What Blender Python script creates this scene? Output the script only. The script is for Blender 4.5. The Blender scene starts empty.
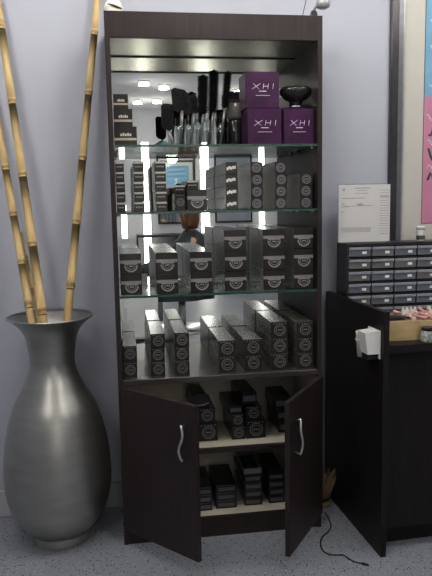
import bpy, bmesh, math, random
from mathutils import Vector, Matrix
random.seed(7)
sc = bpy.context.scene
COL = sc.collection
# ------------------------------------------------------------------ camera
F = 653.4
PITCH, YAW, ROLL = 0.1305, 0.1471, -0.0187
CAM = Vector((0.0207, -2.4393, 1.3267))
_cy, _sy, _cp, _sp = math.cos(YAW), math.sin(YAW), math.cos(PITCH), math.sin(PITCH)
FW = Vector((_sy * _cp, _cy * _cp, -_sp))
_r = Vector((_cy, -_sy, 0)); _u = _r.cross(FW)
RT = _r * math.cos(ROLL) + _u * math.sin(ROLL)
UP = -_r * math.sin(ROLL) + _u * math.cos(ROLL)
cam = bpy.data.objects.new('camera', bpy.data.cameras.new('camera'))
COL.objects.link(cam)
m = Matrix((RT, UP, -FW)).transposed().to_4x4(); m.translation = CAM
cam.matrix_world = m
cam.data.sensor_fit = 'HORIZONTAL'; cam.data.sensor_width = 36.0
cam.data.lens = F * 36.0 / 432.0
cam.data.clip_start = 0.02
sc.camera = cam

def on(u, v, axis, val):
    """world point where the sight line of photo pixel (u, v) meets a plane x, y or z = val"""
    d = FW + RT * ((u - 216) / F) - UP * ((v - 288) / F)
    return CAM + d * ((val - CAM[axis]) / d[axis])
# ------------------------------------------------------------------ world, exposure
w = bpy.data.worlds.new('world'); sc.world = w; w.use_nodes = True
w.node_tree.nodes['Background'].inputs[0].default_value = (0.75, 0.8, 0.9, 1)
w.node_tree.nodes['Background'].inputs[1].default_value = 0.25
sc.view_settings.view_transform = 'Standard'; sc.view_settings.look = 'None'
sc.view_settings.gamma = 1.0; sc.view_settings.exposure = 0.0
sc.view_settings.use_curve_mapping = False
sc.cycles.max_bounces = 10; sc.cycles.transparent_max_bounces = 16
sc.cycles.caustics_reflective = True; sc.cycles.caustics_refractive = False
sc.cycles.sample_clamp_indirect = 5.0; sc.cycles.blur_glossy = 0.6; sc.cycles.use_denoising = True
LAMP_NEAR, LAMP_FILL, LAMP_FAR, LAMP_TUBE = 32.0, 30.0, 80.0, 10.0

# ------------------------------------------------------------------ materials
MATS = {}
def mat(name, col, rough=0.5, metal=0.0, var=0.12, scale=30.0, bump=0.0, spec=0.5, coat=0.0, stretch=(1, 1, 1), emit=0.0, col2=None):
    if name in MATS: return MATS[name]
    M = bpy.data.materials.new(name); M.use_nodes = True
    nt = M.node_tree; n = nt.nodes; l = nt.links
    b = n['Principled BSDF']
    tc = n.new('ShaderNodeTexCoord'); mp = n.new('ShaderNodeMapping'); mp.inputs['Scale'].default_value = stretch
    nz = n.new('ShaderNodeTexNoise'); nz.inputs['Scale'].default_value = scale; nz.inputs['Detail'].default_value = 3
    l.new(tc.outputs['Object'], mp.inputs['Vector']); l.new(mp.outputs[0], nz.inputs['Vector'])
    cr = n.new('ShaderNodeValToRGB')
    c2 = col2 or tuple(min(1, c * (1 + var)) for c in col)
    c1 = col if col2 else tuple(c * (1 - var) for c in col)
    cr.color_ramp.elements[0].position = 0.3; cr.color_ramp.elements[1].position = 0.7
    cr.color_ramp.elements[0].color = (*c1, 1); cr.color_ramp.elements[1].color = (*c2, 1)
    l.new(nz.outputs['Fac'], cr.inputs['Fac']); l.new(cr.outputs['Color'], b.inputs['Base Color'])
    b.inputs['Roughness'].default_value = rough; b.inputs['Metallic'].default_value = metal
    b.inputs['Specular IOR Level'].default_value = spec
    b.inputs['Coat Weight'].default_value = coat
    if bump:
        bp = n.new('ShaderNodeBump'); bp.inputs['Strength'].default_value = bump; bp.inputs['Distance'].default_value = 0.002
        l.new(nz.outputs['Fac'], bp.inputs['Height']); l.new(bp.outputs['Normal'], b.inputs['Normal'])
    if emit:
        l.new(cr.outputs['Color'], b.inputs['Emission Color']); b.inputs['Emission Strength'].default_value = emit
    MATS[name] = M
    return M

def glass_mat(name, tint, gloss=0.08, rough=0.02):
    if name in MATS: return MATS[name]
    M = bpy.data.materials.new(name); M.use_nodes = True
    nt = M.node_tree; n = nt.nodes; l = nt.links
    n.remove(n['Principled BSDF'])
    tr = n.new('ShaderNodeBsdfTransparent'); tr.inputs[0].default_value = (*tint, 1)
    gl = n.new('ShaderNodeBsdfGlossy'); gl.inputs['Roughness'].default_value = rough
    lw = n.new('ShaderNodeLayerWeight'); pw = n.new('ShaderNodeMath'); pw.operation = 'POWER'; pw.inputs[1].default_value = 5.0
    fr = n.new('ShaderNodeMath'); fr.operation = 'MULTIPLY_ADD'; fr.inputs[1].default_value = 0.8; fr.inputs[2].default_value = 0.04
    l.new(lw.outputs['Facing'], pw.inputs[0]); l.new(pw.outputs[0], fr.inputs[0])
    mx = n.new('ShaderNodeMixShader')
    l.new(fr.outputs[0], mx.inputs[0]); l.new(tr.outputs[0], mx.inputs[1]); l.new(gl.outputs[0], mx.inputs[2])
    l.new(mx.outputs[0], n['Material Output'].inputs[0])
    MATS[name] = M
    return M

def floor_mat():
    M = bpy.data.materials.new('speckled_floor'); M.use_nodes = True
    nt = M.node_tree; n = nt.nodes; l = nt.links; b = n['Principled BSDF']
    tc = n.new('ShaderNodeTexCoord')
    base = n.new('ShaderNodeTexNoise'); base.inputs['Scale'].default_value = 3.0; base.inputs['Detail'].default_value = 5
    l.new(tc.outputs['Object'], base.inputs['Vector'])
    c0 = n.new('ShaderNodeValToRGB')
    c0.color_ramp.elements[0].color = (0.20, 0.215, 0.25, 1); c0.color_ramp.elements[1].color = (0.27, 0.29, 0.33, 1)
    l.new(base.outputs['Fac'], c0.inputs['Fac'])
    prev = c0.outputs['Color']
    for sca, thr, c, keep in ((80, 0.27, (0.02, 0.02, 0.03), 0.55), (130, 0.25, (0.05, 0.05, 0.065), 0.55), (90, 0.17, (0.62, 0.63, 0.66), 0.7)):
        v = n.new('ShaderNodeTexVoronoi'); v.inputs['Scale'].default_value = sca; v.inputs['Randomness'].default_value = 1
        l.new(tc.outputs['Object'], v.inputs['Vector'])
        lt = n.new('ShaderNodeMath'); lt.operation = 'LESS_THAN'; lt.inputs[1].default_value = thr
        l.new(v.outputs['Distance'], lt.inputs[0])
        se = n.new('ShaderNodeSeparateColor'); l.new(v.outputs['Color'], se.inputs[0])
        gt = n.new('ShaderNodeMath'); gt.operation = 'GREATER_THAN'; gt.inputs[1].default_value = keep
        l.new(se.outputs[0], gt.inputs[0])
        mu = n.new('ShaderNodeMath'); mu.operation = 'MULTIPLY'; l.new(lt.outputs[0], mu.inputs[0]); l.new(gt.outputs[0], mu.inputs[1])
        mi = n.new('ShaderNodeMix'); mi.data_type = 'RGBA'; l.new(mu.outputs[0], mi.inputs['Factor'])
        l.new(prev, mi.inputs['A']); mi.inputs['B'].default_value = (*c, 1); prev = mi.outputs['Result']
    l.new(prev, b.inputs['Base Color']); b.inputs['Roughness'].default_value = 0.45
    MATS['speckled_floor'] = M
    return M

# ------------------------------------------------------------------ mesh helpers
class MB:
    def __init__(s): s.bm = bmesh.new()
    def _x(s, vs, mtx):
        if mtx is not None: bmesh.ops.transform(s.bm, matrix=mtx, verts=vs)
        return s
    def box(s, x0, x1, y0, y1, z0, z1, bevel=0.0, mtx=None):
        r = bmesh.ops.create_cube(s.bm, size=1.0); vs = r['verts']
        for v in vs:
            v.co = Vector(((x0 + x1) / 2 + v.co.x * (x1 - x0), (y0 + y1) / 2 + v.co.y * (y1 - y0), (z0 + z1) / 2 + v.co.z * (z1 - z0)))
        if bevel:
            es = list({e for v in vs for e in v.link_edges})
            r = bmesh.ops.bevel(s.bm, geom=es, offset=bevel, segments=1, affect='EDGES', profile=0.5)
            vs = list({v for f in r['faces'] for v in f.verts} | {v for v in vs if v.is_valid})
        return s._x(vs, mtx)
    def lathe(s, prof, seg=32, mtx=None, cap0=True, cap1=True):
        rings = []; vs = []
        for r, z in prof:
            ring = [s.bm.verts.new((r * math.cos(2 * math.pi * k / seg), r * math.sin(2 * math.pi * k / seg), z)) for k in range(seg)]
            rings.append(ring); vs += ring
        for a, b in zip(rings, rings[1:]):
            for k in range(seg):
                f = s.bm.faces.new((a[k], a[(k + 1) % seg], b[(k + 1) % seg], b[k])); f.smooth = True
        if cap0: s.bm.faces.new(list(reversed(rings[0])))
        if cap1: s.bm.faces.new(rings[-1])
        return s._x(vs, mtx)
    def tube(s, pts, rad, seg=8, caps=True):
        pts = [Vector(p) for p in pts]; n = len(pts); rad = rad if isinstance(rad, (list, tuple)) else [rad] * n
        rings = []; ref = None
        for i, p in enumerate(pts):
            t = (pts[min(i + 1, n - 1)] - pts[max(i - 1, 0)]).normalized()
            if ref is None: ref = t.orthogonal().normalized()
            a = (ref - t * ref.dot(t)).normalized(); ref = a; b = t.cross(a)
            rings.append([s.bm.verts.new(p + (a * math.cos(2 * math.pi * k / seg) + b * math.sin(2 * math.pi * k / seg)) * rad[i]) for k in range(seg)])
        for a, b in zip(rings, rings[1:]):
            for k in range(seg):
                f = s.bm.faces.new((a[k], a[(k + 1) % seg], b[(k + 1) % seg], b[k])); f.smooth = True
        if caps:
            s.bm.faces.new(list(reversed(rings[0]))); s.bm.faces.new(rings[-1])
        return s
    def prism(s, poly, y0, y1, mtx=None):
        """polygon in x,z pulled from y0 (front) to y1"""
        a = [s.bm.verts.new((x, y0, z)) for x, z in poly]; b = [s.bm.verts.new((x, y1, z)) for x, z in poly]; n = len(poly)
        s.bm.faces.new(a); s.bm.faces.new(list(reversed(b)))
        for k in range(n): s.bm.faces.new((a[(k + 1) % n], a[k], b[k], b[(k + 1) % n]))
        return s._x(a + b, mtx)
    def ring(s, cx, cz, ro, ri, y0, y1, seg=20, a0=0.0, a1=2 * math.pi):
        """flat annulus facing -y"""
        n = seg; closed = abs(a1 - a0 - 2 * math.pi) < 1e-6
        cnt = n if closed else n + 1; q = []
        for k in range(cnt):
            a = a0 + (a1 - a0) * k / n; c, d = math.cos(a), math.sin(a)
            q.append([s.bm.verts.new((cx + r * c, y, cz + r * d)) for r, y in ((ro, y1), (ro, y0), (ri, y0), (ri, y1))])
        for k in range(n):
            a, b = q[k], q[(k + 1) % cnt]
            for j in range(3): s.bm.faces.new((a[j], a[j + 1], b[j + 1], b[j]))
        return s
    def me(s, name, material):
        bmesh.ops.recalc_face_normals(s.bm, faces=s.bm.faces)
        d = bpy.data.meshes.new(name); s.bm.to_mesh(d); s.bm.free()
        for mm in (material if isinstance(material, (list, tuple)) else [material]): d.materials.append(mm)
        return d
    def build(s, name, material, parent=None, loc=None):
        return link(name, s.me(name, material), parent, loc)

def link(name, data, parent=None, loc=None, rot=None):
    o = bpy.data.objects.new(name, data); COL.objects.link(o)
    if parent is not None: o.parent = parent
    if loc is not None: o.location = loc
    if rot is not None: o.rotation_euler = rot
    return o
def tag(o, label, cat, group=None):
    o['label'] = label; o['category'] = cat
    if group: o['group'] = group
    return o
def thing(name, label, cat, loc=(0, 0, 0), rotz=0.0, group=None):
    return tag(link(name, None, None, loc, (0, 0, rotz)), label, cat, group)
def struct(o, label=None):
    o['kind'] = 'structure'
    if label: o['label'] = label
    return o
def Rz(a): return Matrix.Rotation(a, 4, 'Z')
def T(x, y, z): return Matrix.Translation((x, y, z))
def smooth(o):
    for p in o.data.polygons: p.use_smooth = True
    return o
def text_mesh(body, size, depth=0.0006, shear=0.0):
    c = bpy.data.curves.new('lettering', 'FONT'); c.body = body; c.size = size; c.extrude = depth; c.shear = shear
    c.align_x = 'CENTER'; c.align_y = 'CENTER'; c.resolution_u = 3
    o = bpy.data.objects.new('tmp', c); COL.objects.link(o)
    dg = bpy.context.evaluated_depsgraph_get(); d = bpy.data.meshes.new_from_object(o.evaluated_get(dg))
    bpy.data.objects.remove(o); bpy.data.curves.remove(c)
    d.transform(Matrix.Rotation(math.pi / 2, 4, 'X'))
    return d

WOOD = mat('espresso_laminate', (0.023, 0.0165, 0.0165), 0.42, var=0.2, scale=14, stretch=(6, 6, 0.6), bump=0.05, spec=0.2)
CREAM = mat('cream_board', (0.44, 0.41, 0.335), 0.5, var=0.04, scale=6)
CHROME = mat('satin_chrome', (0.62, 0.62, 0.62), 0.28, 1.0, var=0.05)
BLACK = mat('black_plastic', (0.010, 0.010, 0.011), 0.35, var=0.2, spec=.3)
WHITE = mat('white_plastic', (0.72, 0.72, 0.70), 0.4, var=0.03)
PAPER = mat('white_paper', (0.80, 0.80, 0.79), 0.6, var=0.02)
INK = mat('grey_ink', (0.30, 0.30, 0.31), 0.7, var=0.1)
STEEL = mat('dark_steel', (0.2, 0.2, 0.2), 0.3, 1.0)
SKINM = mat('skin', (0.55, 0.30, 0.20), 0.5, var=0.06, scale=8)

# ------------------------------------------------------------------ the room
WALL_Y, X0, X1, Y1, CEIL = 0.345, -2.6, 3.6, -7.2, 2.75
LAV = mat('lavender_wall_paint', (0.415, 0.435, 0.505), 0.75, var=0.025, scale=2.5, bump=0.02)
WHITEP = mat('white_ceiling_paint', (0.78, 0.78, 0.79), 0.85, var=0.02, scale=3)
struct(MB().box(X0, X1, Y1, WALL_Y + .1, -0.1, 0).build('floor', floor_mat()), 'grey speckled epoxy floor')
struct(MB().box(X0, X1, Y1, WALL_Y + .1, CEIL, CEIL + .1).build('ceiling', WHITEP), 'white ceiling')
struct(MB().box(X0, X1, WALL_Y, WALL_Y + .1, 0, CEIL).build('wall_back', LAV), 'pale lavender painted wall')
struct(MB().box(X0 - .1, X0, Y1, WALL_Y, 0, CEIL).build('wall_left', LAV), 'pale lavender side wall')
struct(MB().box(X1, X1 + .1, Y1, WALL_Y, 0, CEIL).build('wall_right', LAV), 'pale lavender side wall')
struct(MB().box(X0, X1, Y1 - .1, Y1, 0, CEIL).build('wall_front', mat('pale_grey_wall_paint', (.66, .67, .70), .75, var=.02)), 'pale lavender wall across the room')
struct(MB().box(X0, X1, WALL_Y - .012, WALL_Y, 0, 0.115, .003).build('baseboard_back', mat('grey_baseboard_paint', (0.40, 0.40, 0.43), 0.5, var=.03)), 'plain grey painted baseboard')

# ------------------------------------------------------------------ ceiling lamps (some seen in the cabinet mirror, mid pair added as fill)
def ceiling_lamp(x, y, strength, label, drop=0.0, r=.06):
    t = thing('ceiling_lamp', label, 'lamp', (x, y, CEIL), 0, 'round ceiling lamps')
    MB().lathe([(r * 1.15, 0), (r * 1.15, -.014), (r * 1.02, -.018), (r, -.012)], 28, cap1=False).build('lamp_rim', WHITE, t)
    if drop: MB().lathe([(.012, -.014), (.012, -drop)], 12).build('stem', WHITE, t)
    g = [(r * math.sin(math.radians(a)), -drop - .014 - (r * .55 if not drop else r * 1.0) * (1 - math.cos(math.radians(a)))) for a in ((90, 75, 60, 45, 30, 15, 4) if not drop else range(176, 0, -12))]
    MB().lathe(g, 24).build('diffuser', mat('lamp_glow_%g' % strength, (1.0, 0.95, 0.88), var=0.0, emit=strength), t)
    return t
for x, n in ((-0.55, 'in front of the vase'), (0.45, 'in front of the display cabinet'), (1.45, 'in front of the black counter')):
    ceiling_lamp(x, -0.65, LAMP_NEAR, 'round globe ceiling lamp on short stem ' + n, .16, .13)
for x, n in ((-0.9, 'behind the viewer towards the vase'), (1.3, 'behind the viewer towards the counter')):
    ceiling_lamp(x, -2.3, LAMP_FILL, 'added globe fill lamp ' + n, .16, .13)  # unseen pair, added to brighten surfaces that face the camera
for (x, y, n) in ((.39, -4.85, 'nearest the reflected salon chair'), (.64, -5.1, 'second from the reflected salon chair'), (.36, -6.3, 'over the styling stations, one of a close pair'),
                  (.62, -6.2, 'over the styling stations, other of the close pair'), (-1.4, -3.4, 'over the left middle of the room'), (2.2, -3.6, 'over the right middle of the room'), (1.6, -5.4, 'before the far styling stations')):
    ceiling_lamp(x, y, LAMP_FAR, 'round ceiling lamp ' + n)

# ------------------------------------------------------------------ display cabinet
W, H, D, TH = 0.80, 2.004, 0.335, 0.018
MY = 0.323                                                       # mirror plane
ZF = 1.914; ZB = 0.662; ZU = on(200, 57.5, 1, MY).z
SH = [1.540, 1.296, 0.984]
cab = thing('display_cabinet', 'tall dark wooden display cabinet with mirror back, glass shelves and two open doors', 'cabinet')
MB().box(0, TH, 0, D, 0, H, .001).build('side_panel', WOOD, cab)
MB().box(W - TH, W, 0, D, 0, H, .001).build('side_panel', WOOD, cab)
MB().box(TH, W - TH, 0.0005, TH, ZF, H, .001).build('fascia', WOOD, cab)
MB().box(TH, W - TH, TH, D, H - TH, H).build('top_board', WOOD, cab)
PANEL = mat('satin_olive_panel', (0.66, 0.64, 0.48), 0.24, 0.85, var=0.06, scale=9, stretch=(3, .4, 1))
MB().box(TH, W - TH, TH, MY - .003, ZU, ZU + .012).build('light_panel', PANEL, cab)['label'] = 'satin pale panel under the cabinet top'
MB().box(TH, W - TH, MY - .006, MY - .0005, ZU - .004, ZU).build('mirror_clip_rail', WOOD, cab)
MIR = mat('mirror_silver', (0.86, 0.89, 0.87), 0.0, 1.0, var=0.0)
MB().box(TH, W - TH, MY, MY + .004, ZB, ZU).build('mirror', MIR, cab)['label'] = 'mirror lining the back'
MB().box(TH, W - TH, MY + .004, D, ZB, H - TH).build('back_panel', WOOD, cab)
MB().box(TH, W - TH, MY + .002, D, 0.03, ZB - .02).build('back_panel', CREAM, cab)['label'] = 'cream back of the lower compartment'
GLASS = glass_mat('clear_green_glass', (0.88, 0.96, 0.92)); GEDGE = mat('green_glass_edge', (0.012, 0.055, 0.038), 0.25, var=.3, scale=60)
for z in SH:
    s = MB().box(TH + .001, W - TH - .001, .004, MY - .001, z - .009, z)
    for f in s.bm.faces:
        if abs(f.normal.z) < .5: f.material_index = 1
    s.build('glass_shelf', [GLASS, GEDGE], cab)
    for x in (TH, W - TH):
        for y in (.05, .27):
            sg = 1 if x < .4 else -1
            MB().lathe([(.0035, 0), (.0035, .011)], 8, Matrix.Translation((x, y, z - .0128)) @ Matrix.Rotation(sg * math.pi / 2, 4, 'Y')).build('shelf_pin', CHROME, cab)
MB().box(TH, W - TH, 0, MY, ZB - .022, ZB, .001).build('base_top', mat('polished_espresso', (.03, .024, .023), .3, var=.15, scale=14, stretch=(.6, 6, 6), spec=.6), cab)
shelf_z, floor_z = 0.362, 0.080
for z in (shelf_z, floor_z):
    MB().box(TH, W - TH, .030 if z == shelf_z else .022, MY, z - .018, z).build('lower_shelf', CREAM, cab)
    MB().box(TH, W - TH, .012 if z == shelf_z else .004, .030 if z == shelf_z else .022, z - .0185, z - .0005).build('shelf_edging', WOOD, cab)
MB().box(TH, W - TH, .004, .022, 0, floor_z - .019).build('kick_board', WOOD, cab)
for x0 in (TH, W - TH - .003): MB().box(x0, x0 + .003, .03, MY, floor_z, ZB - .022).build('liner', CREAM, cab)
DW, DZ0, DZ1 = 0.376, 0.067, 0.637
def door(hx, ang, sgn):
    p = MB().box(0 if sgn > 0 else -DW, DW if sgn > 0 else 0, -.018, 0, DZ0, DZ1, .001).build('door', WOOD, cab, (hx, 0, 0))
    p.rotation_euler = (0, 0, -ang if sgn > 0 else ang)
    hxx = sgn * (DW - .045)
    pts = []
    for k in range(13):
        tt = k / 12; pts.append((hxx + sgn * .010 * math.sin(tt * 2 * math.pi), -.018 - .026 - .004 * math.sin(tt * math.pi), .60 - .035 - .125 * tt))
    MB().tube([(hxx, -.018, .565 - .006)] + pts + [(hxx, -.018, .44 + .006)], [.004] + [.0048] * 13 + [.004], 8).build('handle', CHROME, p)
    for z in (.15, .36, .57):
        MB().box(sgn * .0 - .004, .004, -.006, .006, z - .02, z + .02, .001).box(sgn * .004 - .012, sgn * .004 + .012, .0002, .004, z - .012, z + .012).build('hinge', CHROME, p)
door(.022, .8433, 1); door(W - .012, .9485, -1)

# ------------------------------------------------------------------ product cartons
def face_parts(kind, w, h, L):
    """body mesh plus printed faces (each a thin raised print) for a carton whose front face is y = 0, base z = 0"""
    parts = []
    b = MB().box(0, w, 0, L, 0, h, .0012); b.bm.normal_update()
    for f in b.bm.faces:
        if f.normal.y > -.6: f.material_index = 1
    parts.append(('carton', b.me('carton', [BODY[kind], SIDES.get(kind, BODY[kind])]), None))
    if kind in ('large', 'medium', 'cellar'):
        cx, cz = w * .52, h * .43; R = min(w, h) * .33
        pr = MB()
        if kind == 'large':
            pr.box(.0015, w - .0015, -.0006, .0004, h * .53, h * .68)
            parts.append(('label_band', pr.me('label_band', BAND), None)); pr = MB()
            pr.ring(cx, cz, R, R * .78, -.0009, 0, 22, math.pi, 2 * math.pi).ring(cx, cz, R * .62, R * .54, -.0009, 0, 18)
            pr.box(cx - R * .95, cx + R * .95, -.0009, 0, cz + R * .12, cz + R * .30).box(cx - R * .3, cx + R * .3, -.0010, 0, cz - R * .22, cz - R * .02)
        else:
            pr.ring(cx, h * .5, R * 1.1, R * .95, -.0009, 0, 22).ring(cx, h * .5, R * .72, R * .62, -.0009, 0, 18)
            pr.box(cx - R * .4, cx + R * .4, -.0009, 0, h * .5 - R * .12, h * .5 + R * .12)
            for k in range(5): pr.box(w * (.12 + .17 * k), w * (.2 + .17 * k), -.0008, 0, h * .88, h * .93)
        parts.append(('emblem', pr.me('emblem', PRINT if kind == 'large' else PRINT4), None))
    elif kind == 'round':
        cx, cz = w * .5, h * .5; R = min(w, h) * .40
        pr = MB().ring(cx, cz, R, R * .86, -.0009, 0, 22).ring(cx, cz, R * .68, R * .52, -.0009, 0, 18).box(cx - R * .28, cx + R * .28, -.0009, 0, cz - R * .15, cz + R * .15)
        parts.append(('emblem', pr.me('emblem', PRINT2), None))
    elif kind == 'slim':
        parts.append(('label_band', MB().box(.001, w - .001, -.0006, .0004, h * .78, h * .97).me('label_band', BAND2), None))
        pr = MB()
        for k in range(4): pr.box(w * (.16 + .18 * k), w * (.28 + .18 * k), -.0008, 0, h * .40, h * .54)
        parts.append(('emblem', pr.me('lettering', PRINT), None))
    elif kind == 'script':
        pr = MB(); rr = random.Random(3)
        for k in range(5):
            x = w * (.08 + .17 * k); zz = h * (.25 + .3 * rr.random())
            pr.box(x, x + w * .15, -.0008, 0, zz, zz + h * .25)
        parts.append(('emblem', pr.me('lettering', mat('pale_print', (.62, .60, .58), .5)), None))
    elif kind == 'flat':
        parts.append(('label_band', MB().box(w * .1, w * .9, -.0006, .0004, h * .25, h * .7).me('label_band', PRINT3), None))
    return parts
CARD = dict(rough=.2, spec=.22, scale=20)
BODY = {'large': mat('charcoal_carton', (.020, .018, .018), var=.18, **CARD), 'medium': mat('graphite_carton', (.018, .017, .017), var=.18, **CARD),
        'round': mat('umber_carton', (.017, .016, .016), var=.18, **CARD), 'slim': mat('black_carton', (.016, .015, .014), var=.2, **CARD),
        'script': mat('taupe_carton', (.024, .022, .020), var=.18, **CARD), 'cellar': mat('dark_carton', (.013, .013, .014), var=.2, **CARD),
        'flat': mat('blue_black_carton', (.012, .012, .015), var=.2, **CARD)}
SIDE_SHEEN = mat('carton_side_sheen', (.11, .102, .083), .2, var=.05, scale=14, spec=.8)  # bright reflections on carton sides and tops, put into a lighter colour
SIDES = {k: SIDE_SHEEN for k in ('large', 'medium', 'round', 'script', 'slim')}
BAND = mat('mauve_silver_band', (.23, .21, .21), .35, .4, var=.15); BAND2 = mat('silver_band', (.36, .35, .32), .35, .3, var=.15)
PRINT = mat('grey_print', (.21, .20, .20), .45, .2); PRINT2 = mat('violet_grey_print', (.17, .16, .18), .45, .2); PRINT4 = mat('soft_grey_print', (.13, .125, .125), .4, .2); PRINT3 = mat('dim_print', (.06, .06, .065), .45)
CACHE = {}
def carton(kind, name, label, cat, x, y, z, w, h, L, rz=0.0, group=None):
    key = (kind, round(w, 3), round(h, 4), round(L, 3))
    if key not in CACHE: CACHE[key] = face_parts(kind, w, h, L)
    t = thing(name, label, cat, (x, y, z), rz, group)
    for pn, data, _ in CACHE[key]: link(pn, data, t)
    return t
LV = {1: ['only'], 2: ['lower', 'upper'], 3: ['bottom', 'middle', 'top'], 4: ['bottom', 'second lowest', 'second highest', 'top'],
      5: ['bottom', 'second lowest', 'middle', 'second highest', 'top']}
ORD = ['first', 'second', 'third', 'fourth', 'fifth', 'sixth', 'seventh', 'eighth']
def stack(kind, adj, shelf, nth, u0, u1, yf, z, n, h, yb=None, rz=0.0):
    vm = 204
    a = on(u0, vm, 1, yf).x; b = on(u1, vm, 1, yf).x
    # same columns at the real height of the stack
    r = RT; zc = z + n * h / 2
    for _ in range(4):
        p = Vector((a, yf, zc)) - CAM; va = 288 - F * p.dot(UP) / p.dot(FW)
        a = on(u0, va, 1, yf).x; b = on(u1, va, 1, yf).x
    a = max(a, TH + .0030); b = min(b, W - TH - .0030)
    L = (yb if yb else .312) - yf
    for k in range(n):
        j = random.uniform(-.0015, .0015)
        carton(kind, 'product_carton', '%s carton, %s of %s stack from left, %s' % (adj, LV[n][k], ORD[nth], shelf), 'box',
               a + j, yf + random.uniform(0, .004), z + k * h, b - a, h - .0006, L, rz, 'cartons on the ' + shelf)
# --- upper glass shelf: three flat black cartons at the left end
S1 = SH[0] + .0004
GOLD = mat('pale_gold_print', (.42, .36, .25), .4, .3)
for k, (u0, u1, h) in enumerate(((113.5, 136.5, .0700), (113, 132, .066), (112.5, 127.5, .056))):
    yf = .05 + .02 * k
    a = max(TH + .002, on(u0, 125 - 20 * k, 1, yf).x); b = on(u1, 125 - 20 * k, 1, yf).x
    z = S1 + (0, .0705, .137)[k]
    t = thing('colour_carton', 'black carton with pale gold lettering, %s of three left of the brushes' % LV[3][k], 'box', (a, yf, z), 0, 'black cartons on the upper glass shelf')
    ww = b - a
    MB().box(0, ww, 0, .15, 0, h - .0006, .001).build('carton', BODY['slim'], t)
    MB().box(.001, ww - .001, -.0005, .0005, h * .28, h * .40).build('label_band', GOLD, t)
    g = MB()
    for q in range(5): g.box(ww * (.28 + .1 * q), ww * (.355 + .1 * q), -.0008, 0, h * .5, h * (.62 + .04 * (q % 2)))
    g.build('lettering', mat('cream_print', (.6, .58, .5), .5), t)
# --- purple cartons
PURPLE = mat('purple_carton', (.016, .008, .016), .3, var=.0, scale=9, spec=.12, col2=(.060, .014, .068)); PWHITE = mat('lilac_white_print', (.75, .62, .78), .5, var=.05)
def strokes(segs, th):
    g = MB()
    for (x0, z0, x1, z1) in segs:
        g.tube([(x0, 0, z0), ((x0 + x1) / 2, 0, (z0 + z1) / 2), (x1, 0, z1)], [th * .7, th, th * .7], 5)
    return g.me('lettering', PWHITE)
tx = strokes([(-.052, -.011, -.012, .011), (-.046, .010, -.018, -.011), (.000, -.011, .004, .011), (.022, -.011, .026, .011), (.002, .000, .024, .0005), (.046, -.011, .050, .011)], .0012)
def purple(u0, u1, vmid, z, h, yf, label):
    a = on(u0, vmid, 1, yf).x; b = on(u1, vmid, 1, yf).x; b = min(b, W - TH - .003); ww = b - a
    t = thing('purple_carton', label, 'box', (a, yf, z), 0, 'purple cartons on the upper glass shelf')
    MB().box(0, ww, 0, .135, 0, h, .0015).build('carton', PURPLE, t)
    s = ww / .135
    o = link('lettering', tx, t, (ww * .52, -.0004, h * .60)); o.scale = (.85 * s, 1, .95)
    MB().box(ww * .4, ww * .62, -.0006, .0002, h * .455, h * .475).box(ww * .3, ww * .72, -.0006, .0002, h * .345, h * .355).build('small_print', PWHITE, t)
purple(247.5, 281.5, 122, S1, .134, .035, 'purple carton with white logo, lower one beside the brushes')
purple(284, 317, 122, S1, .134, .035, 'purple carton with white logo, underneath the black bowl')
purple(245.5, 279, 88, S1 + .1355, .133, .040, 'purple carton with white logo, upper one of the pair')
# --- black diffuser bowl on the right purple carton
p = on(300.5, 104, 1, .072); p.x = min(p.x, W - TH - .066); zt = S1 + .1345
t = thing('diffuser_bowl', 'glossy black flared diffuser bowl standing on the right purple carton', 'diffuser', (p.x, .072, zt))
MB().lathe([(.026, 0), (.024, .020), (.027, .030), (.048, .040), (.061, .055), (.063, .072), (.058, .080), (.054, .074), (.050, .058), (.02, .045)], 32).build('bowl', mat('gloss_black', (.010, .010, .011), .12, var=.1), t)
g = MB()
for k in range(14):
    a = 2 * math.pi * k / 14; g.lathe([(.004, .05), (.003, .084)], 6, T(.045 * math.cos(a), .045 * math.sin(a), 0))
g.build('air_prongs', BLACK, t)
MB().lathe([(.0264, 0.006), (.0268, .010), (.0256, .012)], 32, cap0=False, cap1=False).build('collar', STEEL, t)
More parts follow.
